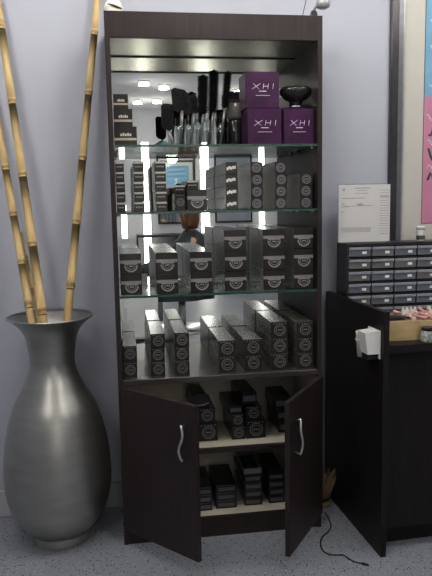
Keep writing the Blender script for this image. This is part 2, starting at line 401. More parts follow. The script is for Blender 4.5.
# --- tumblers and brushes
CLEAR = glass_mat('clear_acrylic', (.90, .92, .92))
cups = []
for k in range(5):
    u = 180 + 10.0 * k; y = .13 + (.012 if k % 2 else 0.0)
    p = on(u, 130, 1, y)
    t = thing('tumbler', 'clear tumbler holding brushes, %s from the left in the row' % ORD[k], 'tumbler', (p.x, y, S1), 0, 'clear brush tumblers')
    MB().lathe([(.0165, 0), (.0185, .106), (.0172, .106), (.0153, .006)], 20).build('cup', CLEAR, t)
    MB().lathe([(.0185, .1045), (.0190, .106), (.0178, .1072), (.0172, .1055)], 20, cap0=False, cap1=False).build('rim', CLEAR, t)
    cups.append((p.x, y))
BRM = mat('matte_black', (.006, .006, .007), .6, var=.3, spec=.12); HND = mat('grey_handle', (.22, .22, .22), .3, .5)
def round_brush(cup, u_top, v_top, u_bot, v_bot, rad, label):
    y = cup[1]
    top = on(u_top, v_top, 1, y); bot = on(u_bot, v_bot, 1, y); foot = Vector((cup[0], y, S1 + .010))
    t = thing('round_brush', label, 'brush', foot, 0, 'round brushes in the tumblers')
    ax = (top - bot); Lb = ax.length
    q = Vector((0, 0, 1)).rotation_difference(ax.normalized()).to_matrix().to_4x4(); q = Matrix.Translation(bot - foot) @ q
    MB().lathe([(rad * .5, 0), (rad * .58, .006), (rad * .58, Lb - .008), (rad * .35, Lb)], 18, q).build('barrel', BRM, t)
    g = MB(); rows = int(Lb / .0058)
    for i in range(rows):
        for k in range(18):
            a = 2 * math.pi * (k + .5 * (i % 2)) / 18; z = .006 + (Lb - .014) * i / (rows - 1); c, s = math.cos(a), math.sin(a)
            vs = [g.bm.verts.new(q @ Vector(v)) for v in ((rad * .5 * c - .0026 * s, rad * .5 * s + .0026 * c, z), (rad * .5 * c + .0026 * s, rad * .5 * s - .0026 * c, z), (rad * .5 * c, rad * .5 * s, z + .0038), (rad * 1.22 * c, rad * 1.22 * s, z + .0008))]
            for f in ((0, 1, 3), (1, 2, 3), (2, 0, 3)): g.bm.faces.new([vs[j] for j in f])
    o = g.build('bristles', BRM, t); o['kind'] = 'stuff'
    MB().tube([(0, 0, 0), (bot - foot) * .6, bot - foot + Vector((0, 0, .002))], [.0045, .005, .0045], 10).build('handle', HND, t)
round_brush(cups[2], 203, 75, 203, 114, .0195, 'round bristle brush, widest and leftmost of the three standing in tumblers')
round_brush(cups[3], 214, 70, 213, 112, .0185, 'round bristle brush, tallest middle one of the three in tumblers')
round_brush(cups[4], 228, 71, 225, 108, .0150, 'round bristle brush, narrow leaning one next to the purple cartons')
def paddle_brush(cup, pts, label, stem):
    """flat head outline given in photo pixels at the depth of the tumbler"""
    y = cup[1] - .004; foot = Vector((cup[0], y, S1 + .009))
    t = thing('paddle_brush', label, 'brush', foot, 0, 'paddle brushes beside the tumblers')
    P = [on(u, v, 1, y) - foot for u, v in pts]
    MB().prism([(q.x, q.z) for q in P], -.006, .006).build('head', BRM, t)
    cx = sum(q.x for q in P) / len(P); cz = sum(q.z for q in P) / len(P)
    g = MB()
    for q in P:
        for f in (.25, .5, .75):
            x, z = cx + (q.x - cx) * f, cz + (q.z - cz) * f
            g.box(x - .0012, x + .0012, -.016, -.005, z - .0012, z + .0012)
    g.build('bristles', BRM, t)['kind'] = 'stuff'
    s = on(*stem, 1, y) - foot
    MB().tube([(0, 0, 0), s * .5, s], [.006, .0065, .008], 10).build('handle', HND, t)
paddle_brush(cups[0], [(171, 90), (174, 88), (184, 90), (189, 95), (192, 106), (190, 115), (180, 113), (173, 110)], 'wide black paddle brush tilted in the left tumblers', (182, 111))
paddle_brush(cups[1], [(190, 95), (194, 94), (197, 98), (198, 112), (194, 116), (190, 112)], 'small dark vent brush squeezed between paddle brush and round brush', (194, 113))
# brush propped left of the tumblers
yb_ = .14; ft = on(172, 140, 1, yb_); ft.z = S1 + .0003
t = thing('cushion_brush', 'black flat cushion brush standing on its handle left of the tumblers', 'brush', ft)
P = [on(u, v, 1, yb_) - ft for u, v in ((161, 106), (163, 104), (172, 105), (174, 108), (173, 128), (170, 131), (164, 129), (161.5, 126))]
MB().prism([(q.x, q.z) for q in P], -.008, .008).build('head', BRM, t)
g = MB()
for i in range(4):
    for k in range(7):
        x = P[0].x + .008 + i * .010; z = P[5].z + .012 + k * .011; g.box(x - .001, x + .001, -.018, -.007, z - .001, z + .001)
g.build('bristles', BRM, t)['kind'] = 'stuff'
MB().tube([(0, 0, .004), (0, 0, .03), on(168, 131, 1, yb_) - ft], [.007, .006, .007], 10).build('handle', HND, t)
# green and black clips
p = on(159, 140, 1, .09)
t = thing('hair_clip', 'black and green sectioning clip lying at the foot of the brushes', 'clip', (p.x, .09, S1))
MB().prism([(-.030, 0), (.004, 0), (.020, .012), (.010, .024), (-.006, .014)], -.008, .008).build('jaw', BLACK, t)
MB().prism([(-.002, .0), (.036, .0), (.038, .010), (.022, .020), (.010, .012)], -.010, .004).build('spring_arm', mat('teal_green_plastic', (.01, .14, .09), .3), t)
# dark canister behind the tumblers
p = on(236, 120, 1, .16)
t = thing('hair_dryer', 'dark stubby canister dryer with smoky dome left of purple cartons', 'dryer', (p.x, .18, S1))
MB().lathe([(.030, 0), (.032, .004), (.032, .10), (.028, .108)], 28).build('body', mat('gloss_black', (.01, .01, .011), .12), t)
MB().lathe([(.029, .108), (.036, .118), (.038, .145), (.034, .168), (.030, .174)], 28).build('dome', mat('smoky_dome', (.10, .095, .09), .2), t)
MB().box(-.036, .036, -.022, .022, .174, .186, .004).build('cap', BLACK, t)
# --- middle glass shelf
S2 = SH[1] + .0004; N2 = 'middle glass shelf'
for i, (u0, u1) in enumerate(((114.2, 125), (134, 144.5), (155.5, 166.5))):
    stack('slim', 'slim black banded', N2, i, u0, u1, .03, S2, 5, .0372, .24)
p0 = on(175, 200, 1, .06).x
carton('medium', 'product_carton', 'pale taupe carton standing on end beside the big carton, middle glass shelf', 'box', p0, .06, S2, .040, .066, .12)
carton('slim', 'product_carton', 'small dark carton lying crooked on top of the pale taupe one', 'box', p0 - .004, .05, S2 + .0664, .043, .030, .14, -.10)
p1 = on(187, 196, 1, .04)
carton('large', 'product_carton', 'big charcoal carton with ring emblem, alone on the middle glass shelf', 'box', p1.x, .04, S2, .075, .080, .25)
carton('slim', 'product_carton', 'small black carton resting on the big charcoal ring emblem carton', 'box', p1.x + .003, .07, S2 + .0805, .046, .034, .15, .05)
stack('script', 'taupe white-lettered', N2, 3, 226, 237, .03, S2, 4, .0450)
stack('round', 'dark target-emblem', N2, 4, 251, 263, .03, S2, 4, .0450)
stack('round', 'dark target-emblem', N2, 5, 275, 287, .03, S2, 4, .0450)
stack('round', 'blackish target-emblem', N2, 6, 300, 313, .03, S2, 3, .0450)
# --- lower glass shelf
S3 = SH[2] + .0004; N3 = 'lowest glass shelf'
for i, (u0, u1, n) in enumerate(((120, 141.5, 2), (156, 178, 2), (190.5, 212.5, 2), (224.5, 246.5, 3), (263.5, 285, 3), (294, 314, 3))):
    stack('large', 'large charcoal banded', N3, i, u0, u1, .03, S3, n, .0785)
p = on(145, 288, 1, .22)
t = thing('price_card', 'little white folded card between first and second stacks, lowest glass shelf', 'card', (p.x - .012, .22, S3))
MB().box(0, .024, 0, .0012, 0, .058).build('front_leaf', PAPER, t); MB().box(0, .024, .012, .0132, 0, .058).box(0, .024, .0012, .012, .0568, .058).build('back_leaf', PAPER, t)
# --- top of the base unit
S4 = ZB + .0004; N4 = 'wooden base shelf'
for i, (u0, u1, n, h, yf) in enumerate(((121.5, 137, 2, .0625, .03), (151, 165, 3, .056, .03), (175, 189.5, 3, .056, .03), (219, 236, 2, .064, .03), (244.5, 262, 2, .064, .03), (271, 288, 3, .064, .03), (297, 314, 3, .063, .03))):
    stack('medium', 'graphite ring-emblem', N4, i, u0, u1, yf, S4, n, h)
# --- lower compartment, middle shelf
def put(kind, name, label, cat, u0, u1, v, z0, z, h, L, rz=0.0, dy=0.0, group=None):
    a = on(u0, v, 2, z0); b = on(u1, v, 1, a.y)
    a.x = max(a.x, TH + .006); wd = min(b.x - a.x, .42); a.x = min(a.x, W - TH - .006 - wd); b.x = a.x + wd
    L = min(L, .312 - (a.y + dy) - abs(math.sin(rz)) * wd)
    return carton(kind, name, label, cat, a.x, a.y + dy, z, b.x - a.x, h, L, rz, group)
Z5 = shelf_z + .0004; G5 = 'cartons behind the doors'
put('cellar', 'product_carton', 'dark ring-emblem carton, lower one behind the left door', 'box', 199, 218, 442, shelf_z, Z5, .074, .2, 0, .0, G5)
put('cellar', 'product_carton', 'dark ring-emblem carton, upper one behind the left door', 'box', 199.5, 216, 442, shelf_z, Z5 + .0744, .062, .2, 0, .006, G5)
a = on(199, 442, 2, shelf_z)
t = thing('foil_pouch', 'bulging dark soft pouch on top of the cartons behind the left door', 'pouch', (a.x - .026, a.y + .022, Z5 + .1374), .06)
MB().prism([(0, .004), (.004, 0), (.072, 0), (.076, .004), (.070, .046), (.060, .056), (.018, .056), (.008, .046)], 0, .15).build('pouch', BODY['flat'], t)
MB().tube([(.004, -.001, .014), (.025, -.002, .008), (.052, -.002, .009), (.073, -.001, .016)], .0028, 6).build('seam', BAND, t)
put('cellar', 'product_carton', 'narrow dark carton, bottom of the middle pile behind the open doors', 'box', 232, 245.5, 440, shelf_z, Z5, .055, .22, 0, 0, G5)
put('cellar', 'product_carton', 'narrow dark carton, second of the middle pile behind the open doors', 'box', 232, 244.5, 440, shelf_z, Z5 + .0554, .050, .22, 0, .004, G5)
put('flat', 'product_carton', 'flat black carton, third of the middle pile behind the open doors', 'box', 230, 243, 440, shelf_z, Z5 + .1058, .034, .22, .04, .006, G5)
put('cellar', 'product_carton', 'wide dark carton with big ring, beside the narrow pile behind doors', 'box', 246, 266, 439, shelf_z, Z5, .076, .22, 0, .0, G5)
put('cellar', 'product_carton', 'dark carton stacked on the wide big-ring carton behind doors', 'box', 246.5, 262, 439, shelf_z, Z5 + .0764, .058, .22, 0, .006, G5)
put('flat', 'product_carton', 'long black carton lying highest on the middle pile behind doors', 'box', 243, 258, 439, shelf_z, Z5 + .1410, .050, .22, .05, .012, G5)
for k in range(3):
    put('flat', 'product_carton', 'blackish carton in the shaded pile beside the right door, %s' % LV[3][k], 'box', 279 - 2 * k, 296 - 2 * k, 433, shelf_z, Z5 + .0504 * k, .05, .19, 0, .002 * k, G5)
# --- lower compartment, floor
Z6 = floor_z + .0004
for i, (u0, u1, v, n, where) in enumerate(((198, 212.5, 512, 3, 'half hidden by left door'), (216.5, 237, 509.5, 3, 'second from left door'), (245, 262.5, 506.5, 4, 'under the open tray'), (269.5, 285, 504, 4, 'next to the right door'))):
    for k in range(n):
        put('flat', 'flat_carton', 'flat black carton, %s of the floor pile %s' % (LV[n][k], where), 'box', u0, u1, v, floor_z, Z6 + .0324 * k, .032, .22, random.uniform(-.03, .03), .004 + .002 * k, 'flat cartons on the cabinet floor')
a = on(245, 506.5, 2, floor_z); b = on(262.5, 506.5, 1, a.y); ww = b.x - a.x
t = thing('open_tray', 'open shallow tray with grey rim on the pile of flat cartons', 'tray', (a.x, a.y + .012, Z6 + .1300))
RIM = mat('grey_card_rim', (.16, .155, .15), .5)
MB().box(0, ww, 0, .2, 0, .004).build('tray_bottom', BODY['flat'], t)
for args in ((0, ww, 0, .003), (0, ww, .197, .2), (0, .003, .003, .197), (ww - .003, ww, .003, .197)):
    MB().box(args[0], args[1], args[2], args[3], .004, .026).build('tray_side', RIM, t)
MB().box(.012, ww - .02, .03, .15, .0045, .02, .003).build('inner_sachet', BODY['flat'], t)

# ------------------------------------------------------------------ ornaments on the cabinet top
p = on(113.5, 8, 1, .09)
t = thing('ceramic_ornament', 'white glazed round ornament with black curved line on cabinet top left', 'ornament', (p.x, .09, H))
MB().lathe([(.018, 0), (.028, .004), (.034, .014), (.032, .024), (.036, .034), (.030, .05), (.018, .062)], 28).build('body', mat('cream_glaze', (.78, .76, .68), .25), t)
MB().tube([(-.02 + .0, -.028, .04), (-.004, -.037, .034), (.014, -.033, .029), (.029, -.018, .027)], [.002, .004, .004, .002], 8).build('painted_line', mat('olive_black_glaze', (.03, .03, .015), .3), t)
p = on(314, 13.5, 1, .08)
t = thing('clip_lamp', 'small dark clip lamp with grey head on cabinet top right', 'lamp', (p.x, .08, H))
MB().prism([(-.008, 0), (.008, 0), (.012, .016), (.009, .034), (-.010, .038), (-.013, .018)], -.010, .010).build('clamp', BLACK, t)
MB().tube([(0, 0, .034), (.004, 0, .05), (.014, 0, .06), (.026, 0, .062)], .005, 8).build('neck', STEEL, t)
MB().lathe([(.012, 0), (.024, .006), (.028, .02), (.024, .034), (.010, .042)], 24, T(.036, 0, .046)).build('lamp_head', mat('grey_metal_paint', (.33, .34, .36), .35, .3), t)
a = on(302, 15, 1, .05); a.z = H + .002; b = on(310, -22, 1, .05)
tag(MB().tube([(a.x, .05, a.z), (a + (b - a) * .5 + Vector((.002, 0, 0))), b, b + Vector((.03, .2, .35)), (b.x + .03, WALL_Y - .004, CEIL - .001)], .0013, 6).build('lamp_wire', BLACK), 'thin dark wire rising from the cabinet top beside the clip lamp', 'wire')

# ------------------------------------------------------------------ vase with bamboo
VX, VY = -0.250, 0.118
VM = mat('brushed_pewter', (.35, .35, .33), .36, .93, var=.10, scale=6, stretch=(.8, .8, 3.5), bump=.06)
t = thing('floor_vase', 'large pewter grey metal floor vase with flared rim holding bamboo poles', 'vase', (VX, VY, 0))
prof = [(.098, 0), (.112, .004), (.114, .030), (.108, .040), (.122, .046), (.150, .075), (.176, .115), (.194, .16), (.205, .21), (.209, .27), (.206, .34), (.197, .41), (.182, .48), (.162, .545), (.136, .595), (.110, .645), (.093, .685), (.0865, .715), (.087, .75), (.093, .795), (.102, .835), (.122, .866), (.146, .888), (.162, .900)]
def subd(pr, n=3):
    out = []
    for i in range(len(pr) - 1):
        p0, p1, p2, p3 = pr[max(i - 1, 0)], pr[i], pr[i + 1], pr[min(i + 2, len(pr) - 1)]
        for k in range(n):
            s = k / n
            out.append(tuple(.5 * (2 * p1[j] + (p2[j] - p0[j]) * s + (2 * p0[j] - 5 * p1[j] + 4 * p2[j] - p3[j]) * s * s + (3 * p1[j] - p0[j] - 3 * p2[j] + p3[j]) * s ** 3) for j in (0, 1)))
    return out + [pr[-1]]
body = [prof[i] for i in range(3)] + subd(prof[3:])
inner = [(r - .004, z + .001) for r, z in reversed(body) if z > .60]
MB().lathe(body + inner, 72, cap1=True).build('vase_body', VM, t)
MB().lathe([(.159, .898), (.164, .899), (.165, .903), (.162, .906), (.157, .903)], 72, cap0=False, cap1=False).build('rim', mat('worn_silver_rim', (.42, .42, .40), .3, .9), t)
MB().lathe([(.1145, .004), (.1165, .017), (.1145, .030)], 72, cap0=False, cap1=False).build('foot_ring', mat('pale_pewter', (.34, .34, .30), .35, .8), t)
BAM = mat('bamboo', (.46, .315, .13), .42, var=0, scale=9, stretch=(3, 3, .5), col2=(.62, .46, .22)); NODE = mat('bamboo_node', (.36, .235, .09), .5)
def bamboo(P0, P1, r0, r1, nodes, label, split=None):
    """a pole from the vase floor P0 to its tip P1, with a swollen joint at each fraction in nodes"""
    P0, P1 = Vector(P0), Vector(P1); ax = P1 - P0; L = ax.length; q = Vector((0, 0, 1)).rotation_difference(ax.normalized()).to_matrix().to_4x4()
    t = thing('bamboo_pole', label, 'bamboo', P0, 0, 'bamboo poles in the vase')
    cut = [0.0] + list(nodes) + [1.0]
    for a, b in zip(cut, cut[1:]):
        ra, rb = r0 + (r1 - r0) * a, r0 + (r1 - r0) * b
        MB().lathe([(ra * 1.02, a * L + .003), (ra * .96, a * L + .018), (rb * .95, (a + b) / 2 * L), (rb * .97, b * L - .012), (rb * 1.03, b * L - .003)], 16, q).build('cane_section', BAM, t)
    for c in nodes:
        r = r0 + (r1 - r0) * c
        MB().lathe([(r * 1.0, c * L - .004), (r * 1.09, c * L - .0015), (r * 1.07, c * L + .001), (r * .98, c * L + .004)], 16, q).build('joint', NODE, t)
    return t
def frac(P0, P1, vs):
    """fractions along the pole at which photo rows vs fall"""
    out = []
    for v in vs:
        lo, hi = 0.0, 1.0
        for _ in range(40):
            mid = (lo + hi) / 2; p = Vector(P0).lerp(Vector(P1), mid) - CAM
            if 288 - F * p.dot(UP) / p.dot(FW) > v: lo = mid
            else: hi = mid
        out.append(lo)
    return out
def pole(u0, v0, y0, u1, v1, y1, r0, r1, vs, label):
    A, B = on(u0, v0, 1, y0), on(u1, v1, 1, y1); d = (A - B)
    # run down inside the vase to its neck floor
    k = (A.z - .64) / -d.z; P0 = A + d * k
    P1 = B
    bamboo(P0, P1, r0, r1, [f for f in frac(P0, P1, vs) if .02 < f < .99], label)
pole(67.5, 318, .150, 103, -60, .315, .0175, .0135, (-28, 33, 93, 158, 222, 286), 'thick bamboo pole leaning towards the display cabinet')
pole(43, 318, .110, -4, -10, .295, .0185, .0140, (-4, 27, 102, 175, 244, 312), 'tall bamboo pole leaning away from the cabinet, in front of two others')
pole(31, 318, .130, -13, 60, .312, .0165, .0135, (95, 168, 214, 262, 305), 'shorter bamboo pole farthest from the cabinet')
pole(38, 318, .165, 21, 232, .235, .0085, .0060, (258, 292), 'thin short bamboo stick between the two left poles')

# ------------------------------------------------------------------ black counter at the right
CB = on(386, 557, 2, 0); PT = .929; CT = .805
ROT = math.radians(2.8)
cn = thing('salon_counter', 'black salon counter with raised end panel next to the display cabinet', 'counter', (CB.x, CB.y, 0), ROT)
CW = mat('black_laminate', (.010, .0085, .009), .45, var=.25, scale=12, stretch=(5, 5, .6), spec=.2)
MB().box(-.022, 0, 0, .575, 0, PT, .001).build('end_panel', CW, cn)
MB().box(0, 1.3, .004, .50, CT - .03, CT, .001).build('worktop', CW, cn)
for k in range(3): MB().box(.002 + .433 * k, .002 + .433 * k + .430, .045, .063, .085, CT - .033, .001).build('front_panel', CW, cn)
MB().box(0, 1.3, .10, .118, 0, .084).build('kick_board', CW, cn)
MB().box(1.28, 1.302, 0, .50, 0, PT, .001).build('end_panel', CW, cn)
# white dispenser on the end panel
Pm = cn.matrix_basis.copy()
def local_on_panel(u, v):
    d = on(u, v, 1, 0) - CAM
    n = Pm.to_3x3() @ Vector((1, 0, 0)); p0 = Pm @ Vector((-.022, 0, 0))
    return CAM + d * ((p0 - CAM).dot(n) / d.dot(n))
q = Matrix.Translation(local_on_panel(370, 342)) @ Rz(ROT)
iv = Pm.inverted(); c = iv @ local_on_panel(375, 343)
t = thing('plug_in_holder', 'white plastic holder fixed to the black end panel of the counter', 'holder', Pm @ Vector((-.0223, c.y, c.z)), ROT)
MB().box(-.006, 0, -.05, .05, -.05, .055, .002).build('wall_plate', WHITE, t)
MB().prism([(-.062, .050), (-.006, .055), (-.006, -.03), (-.05, -.03)], -.05, .012).build('body', WHITE, t)
MB().lathe([(.018, -.055), (.023, .02), (.025, .038), (.022, .040)], 20, T(-.034, .036, 0)).build('cup', mat('pale_grey_plastic', (.55, .55, .54), .35), t)
MB().lathe([(.0255, .006), (.0262, .010), (.0255, .014)], 20, T(-.034, .036, 0), cap0=False, cap1=False).build('cup_rim', WHITE, t)
MB().box(-.05, -.008, -.045, .006, -.052, -.0305, .003).build('button', BLACK, t)

# organiser with small drawers
OY = .17; OL = on(348, 262, 1, OY).x - .004; OT = on(360, 243.5, 1, OY).z
CELLW, ROWH, OD, NC = .1015, .0515, .13, 6
t = thing('drawer_organiser', 'black small-parts organiser with rows of smoky blue drawers on the counter', 'organiser', (OL, OY, CT))
OH = OT - CT; OW = NC * CELLW + .012
FR = mat('black_organiser_plastic', (.014, .014, .016), .4)
MB().box(0, .006, 0, OD, 0, OH).build('side_wall', FR, t); MB().box(OW - .006, OW, 0, OD, 0, OH).build('side_wall', FR, t)
MB().box(.006, OW - .006, 0, OD, OH - .008, OH).build('top_plate', FR, t); MB().box(.006, OW - .006, OD - .004, OD, 0, OH - .008).build('back_plate', FR, t)
SMOKE = mat('smoky_blue_plastic', (.12, .135, .165), .22, var=.12, scale=16, spec=.6); LIP = mat('pale_lip_plastic', (.27, .29, .33), .25)
SMOKE2 = mat('smoky_grey_plastic', (.14, .14, .145), .22, var=.15, scale=16, spec=.6)
nrow = int((OH - .010) / ROWH)
for r in range(nrow + 1):
    MB().box(.006, OW - .006, .001, OD - .004, OH - .0095 - ROWH * r - .0015, OH - .0085 - ROWH * r).build('divider', FR, t)
dr = {}
for mi, MM in enumerate((SMOKE, SMOKE2)):
    dr[mi] = MB().box(0, CELLW - .006, 0, .10, 0, ROWH - .010, .002).me('drawer', MM)
lip = MB().prism([(0, 0), (0, -.010), (CELLW - .006, -.010), (CELLW - .006, 0)], -.006, 0).me('drawer_lip', LIP)
card = MB().box(0, .019, -.0012, .0003, 0, .011).me('label_card', PAPER)
for r in range(nrow):
    for c in range(NC):
        o = link('drawer', dr[random.random() < .35], t, (.006 + c * CELLW + .003, .003, OH - .0105 - ROWH * (r + 1) + .006))
        link('drawer_lip', lip, o, (0, 0, ROWH - .0115)); link('label_card', card, o, (.058, -.0002, .011))
# paper documents in an acrylic stand on the organiser
pz = OT + .0006; py = OY + .055
a = on(337.5, 241, 1, py); b = on(390, 241, 1, py); tp = on(360, 183.5, 1, py).z
t = thing('acrylic_stand', 'clear acrylic display stand on top of the drawer organiser', 'stand', (a.x, py, pz))
wS = b.x - a.x; hS = tp - pz
CL2 = glass_mat('clear_sheet', (.97, .97, .97))
MB().box(0, wS, -.004, -.002, .003, hS).build('front_sheet', CL2, t); MB().box(0, wS, .004, .006, .003, hS).build('back_sheet', CL2, t); MB().box(0, wS, -.02, .045, 0, .003, .001).build('foot', CL2, t)
def sheet(x0, x1, y, name, label, lines):
    t = thing(name, label, 'paper', (a.x + x0, py + y, pz + .0032)); ww = x1 - x0; hh = hS - .008
    MB().box(0, ww, 0, .0006, 0, hh).build('page', PAPER, t)
    g = MB()
    for (f0, f1, z, th) in lines: g.box(ww * f0, ww * f1, -.0003, .0001, hh * z - th / 2, hh * z + th / 2)
    g.build('printed_lines', INK, t)
    return t
L1 = [(.38, .78, .94, .003), (.45, .72, .90, .002), (.38, .74, .85, .002), (.08, .66, .765, .0025), (.07, .15, .665, .0025), (.45, .60, .665, .003), (.07, .28, .62, .003), (.3, .86, .632, .002), (.48, .62, .648, .003), (.05, .12, .53, .002)] + [(.06, .82, .25 - .018 * k, .0014) for k in range(5)]
s1 = sheet(.004, wS * .76, -.0012, 'certificate', 'white certificate sheet with small emblem and printed lines in stand', L1)
MB().ring(.022, hS * .885, .006, .003, -.0004, .0001, 12).build('emblem', INK, s1)
sheet(.010, wS - .002, .0012, 'second_document', 'lined white sheet showing behind the certificate in the stand', [(.79, .97, .90 - .045 * k, .0016) for k in range(18)] + [(.79, .97, .79, .003)])
# little jar on the organiser
p = on(420.5, 240, 1, OY + .06)
t = thing('sample_jar', 'little white capped jar with dark lower label on drawer organiser', 'jar', (p.x, OY + .06, OT))
MB().lathe([(.0165, 0), (.0175, .002), (.0175, .046), (.016, .049)], 24).build('body', mat('translucent_white', (.6, .6, .58), .3), t)
MB().lathe([(.018, .006), (.018, .024)], 24, cap0=False, cap1=False).build('label', mat('charcoal_label', (.05, .05, .05), .5), t)
MB().lathe([(.0185, .049), (.0185, .062), (.017, .064)], 24).build('lid', WHITE, t)
# wooden tray with rollers on the counter
CTL = CT + .0004
a = on(388.5, 342, 1, -.19); b = on(419.5, 342, 1, -.19)
WOODL = mat('light_pine', (.46, .34, .17), .55, var=.14, scale=8, stretch=(1, 3, 6))
TW, TD, THt = .30, .17, .074
t = thing('pine_tray', 'light pine tray box full of rollers at the counter front', 'tray', (a.x, -.19, CTL), 0)
MB().box(0, TW, 0, TD, 0, .006).build('tray_bottom', WOODL, t)
MB().box(0, b.x - a.x, 0, .008, .0062, THt, .001).build('front_board', WOODL, t); MB().box(b.x - a.x + .001, TW, 0, .008, .0062, THt * .96, .001).build('front_board', WOODL, t)
MB().box(0, TW, TD - .008, TD, .0062, THt, .001).build('back_board', WOODL, t)
for x in (0, TW - .008): MB().box(x, x + .008, .0085, TD - .0085, .0062, THt, .001).build('end_board', WOODL, t)
PINK = mat('pink_roller', (.62, .30, .30), .45, var=.1); CRM = mat('cream_roller', (.68, .58, .50), .45, var=.08)
def roller(x, y, z, rx, rz, M_, label):
    t = tag(link('perm_rod', None, None, (x, y, z), (rx, 0, rz)), label, 'roller', 'perm rods in the pine tray')
    MB().lathe([(.0075, -.028), (.0060, -.020), (.0048, 0), (.0060, .020), (.0075, .028)], 12).build('rod', M_, t)
    MB().lathe([(.0088, .028), (.0088, .033), (.006, .035)], 12).build('cap', M_, t); MB().lathe([(.0088, -.033), (.0088, -.028)], 12).build('end_bead', M_, t)
rp = []
adjs = ['tilted to the wall', 'lying lengthwise', 'turned to the cabinet', 'poking upward', 'half buried', 'at the edge']
n = 0
for gx in range(6):
    for gy in range(3):
        x = a.x + .105 + gx * .030; y = -.19 + .035 + gy * .048; n += 1
        roller(x, y, CTL + .076 + .012 * random.random(), math.pi / 2 + random.uniform(-.12, .12), random.uniform(-.5, .5), PINK if (gx + gy) % 3 else CRM,
               '%s perm rod in pine tray, %s row from the front, %s from the left' % ('pink' if (gx + gy) % 3 else 'cream', ORD[gy], ORD[gx]))
for k in range(2):
    p = on(405 + 8 * k, 316, 1, -.10)
    t = thing('white_clip', 'white plastic butterfly clip, %s of two standing in pine tray' % ('left' if k == 0 else 'right'), 'clip', (p.x, -.10, CTL + .074), 0, 'white clips in the pine tray')
    MB().prism([(-.013, 0), (.013, 0), (.014, .016), (.009, .036), (.003, .022), (-.003, .022), (-.010, .038), (-.014, .016)], -.006, .006).build('jaw', WHITE, t)
    MB().tube([(0, -.012, .010), (0, .012, .010)], .004, 8).build('hinge_pin', CHROME, t)
tb = MB().box(a.x + .012, a.x + .09, -.19 + .012, -.19 + .15, CTL + .0065, CTL + .070, .003).build('black_pouch', BODY['flat'])
tag(tb, 'black soft pouch filling the left end of the pine tray', 'pouch')
for k in range(2):
    t = thing('tail_comb', 'black tail comb lying over the pine tray, %s one' % ('front' if k == 0 else 'rear'), 'comb', (a.x + .002, -.16 + .05 * k, CTL + .0755), .15 - .3 * k, 'black combs on the pine tray')
    MB().box(0, .10, -.004, .004, 0, .005, .001).build('spine', BLACK, t)
    g = MB()
    for j in range(20): g.box(.004 + .0047 * j, .0065 + .0047 * j, .004, .022, .001, .004)
    g.build('teeth', BLACK, t)
    MB().tube([(0, 0, .0025), (-.02, -.002, .006)], [.003, .0012], 8).build('tail', BLACK, t)
p = on(427, 338, 1, -.228)
t = thing('glass_jar', 'small patterned jar with dark lid in front of the pine tray', 'jar', (p.x, -.228, CTL))
MB().lathe([(.021, 0), (.023, .003), (.023, .040), (.020, .043)], 24).build('body', mat('mottled_jar', (.05, .08, .07), .3, var=0, scale=90, col2=(.55, .55, .5)), t)
MB().lathe([(.0235, .010), (.0235, .026)], 24, cap0=False, cap1=False).build('label', mat('teal_label', (.08, .16, .14), .5, var=0, scale=120, col2=(.5, .5, .48)), t)
MB().lathe([(.022, .043), (.022, .053), (.020, .055)], 24).build('lid', BLACK, t)

# ------------------------------------------------------------------ framed poster on the wall
FY = .318
fl = on(390.5, 120, 1, FY).x; fi = on(402, 120, 1, FY).x; FWD = fi - fl
FX1, FZ0, FZ1 = fl + .92, 1.045, 2.46
t = thing('framed_poster', 'large dark framed poster in blue and pink with cream mat', 'picture', (fl, FY, FZ0))
FRM = mat('dark_pewter_frame', (.045, .042, .048), .28, .4, var=.15); fw, fh = FX1 - fl, FZ1 - FZ0
MB().box(0, FWD, 0, .026, 0, fh, .004).build('frame_stile', FRM, t); MB().box(fw - FWD, fw, 0, .026, 0, fh, .004).build('frame_stile', FRM, t)
MB().box(FWD, fw - FWD, 0, .026, 0, FWD, .004).build('frame_rail', FRM, t); MB().box(FWD, fw - FWD, 0, .026, fh - FWD, fh, .004).build('frame_rail', FRM, t)
MB().prism([(FWD * .62, FWD * .62), (FWD, FWD), (FWD, fh - FWD), (FWD * .62, fh - FWD * .62)], -.002, .003).build('inner_bevel', mat('grey_bevel', (.16, .165, .18), .3, .5), t)
MB().box(FWD, FWD + .006, -.0015, .010, FWD, fh - FWD).build('silver_fillet', mat('silver_fillet', (.35, .36, .38), .3, .7), t)
MB().box(FWD, fw - FWD, .016, .020, FWD, fh - FWD).build('mat_board', mat('cream_mat_board', (.66, .645, .59), .8, var=.02), t)
PX0 = on(424, 120, 1, FY + .014).x - fl; PX1 = fw - PX0; PZ0 = on(424, 223, 1, FY + .014).z - FZ0; PZM = on(428, 96.5, 1, FY + .014).z - FZ0; PZ1 = fh - .15
MB().box(PX0, PX1, .013, .016, PZM, PZ1).build('blue_print', mat('sky_blue_print', (.20, .44, .64), .6, var=.04, scale=5), t)
MB().box(PX0, PX1, .013, .016, PZ0, PZM).build('pink_print', mat('pink_print', (.66, .26, .40), .6, var=.04, scale=5), t)
MB().box(PX0 - .003, PX1 + .003, .0145, .0162, PZ0 - .003, PZ1 + .003).build('print_edge', mat('dark_edge', (.10, .10, .10), .6), t)
def script(name, pts, M_, r):
    MB().tube([(PX0 + x, .0125, z) for x, z in pts], r, 6).build(name, M_, t)
WSC = mat('white_print', (.8, .82, .84), .6); DSC = mat('navy_print', (.04, .05, .10), .6)
def wave(x0, z0, n, dx, amp, ph, dz):
    return [(x0 + dx * k, z0 + dz * k + amp * math.sin(k * 1.35 + ph)) for k in range(n)]
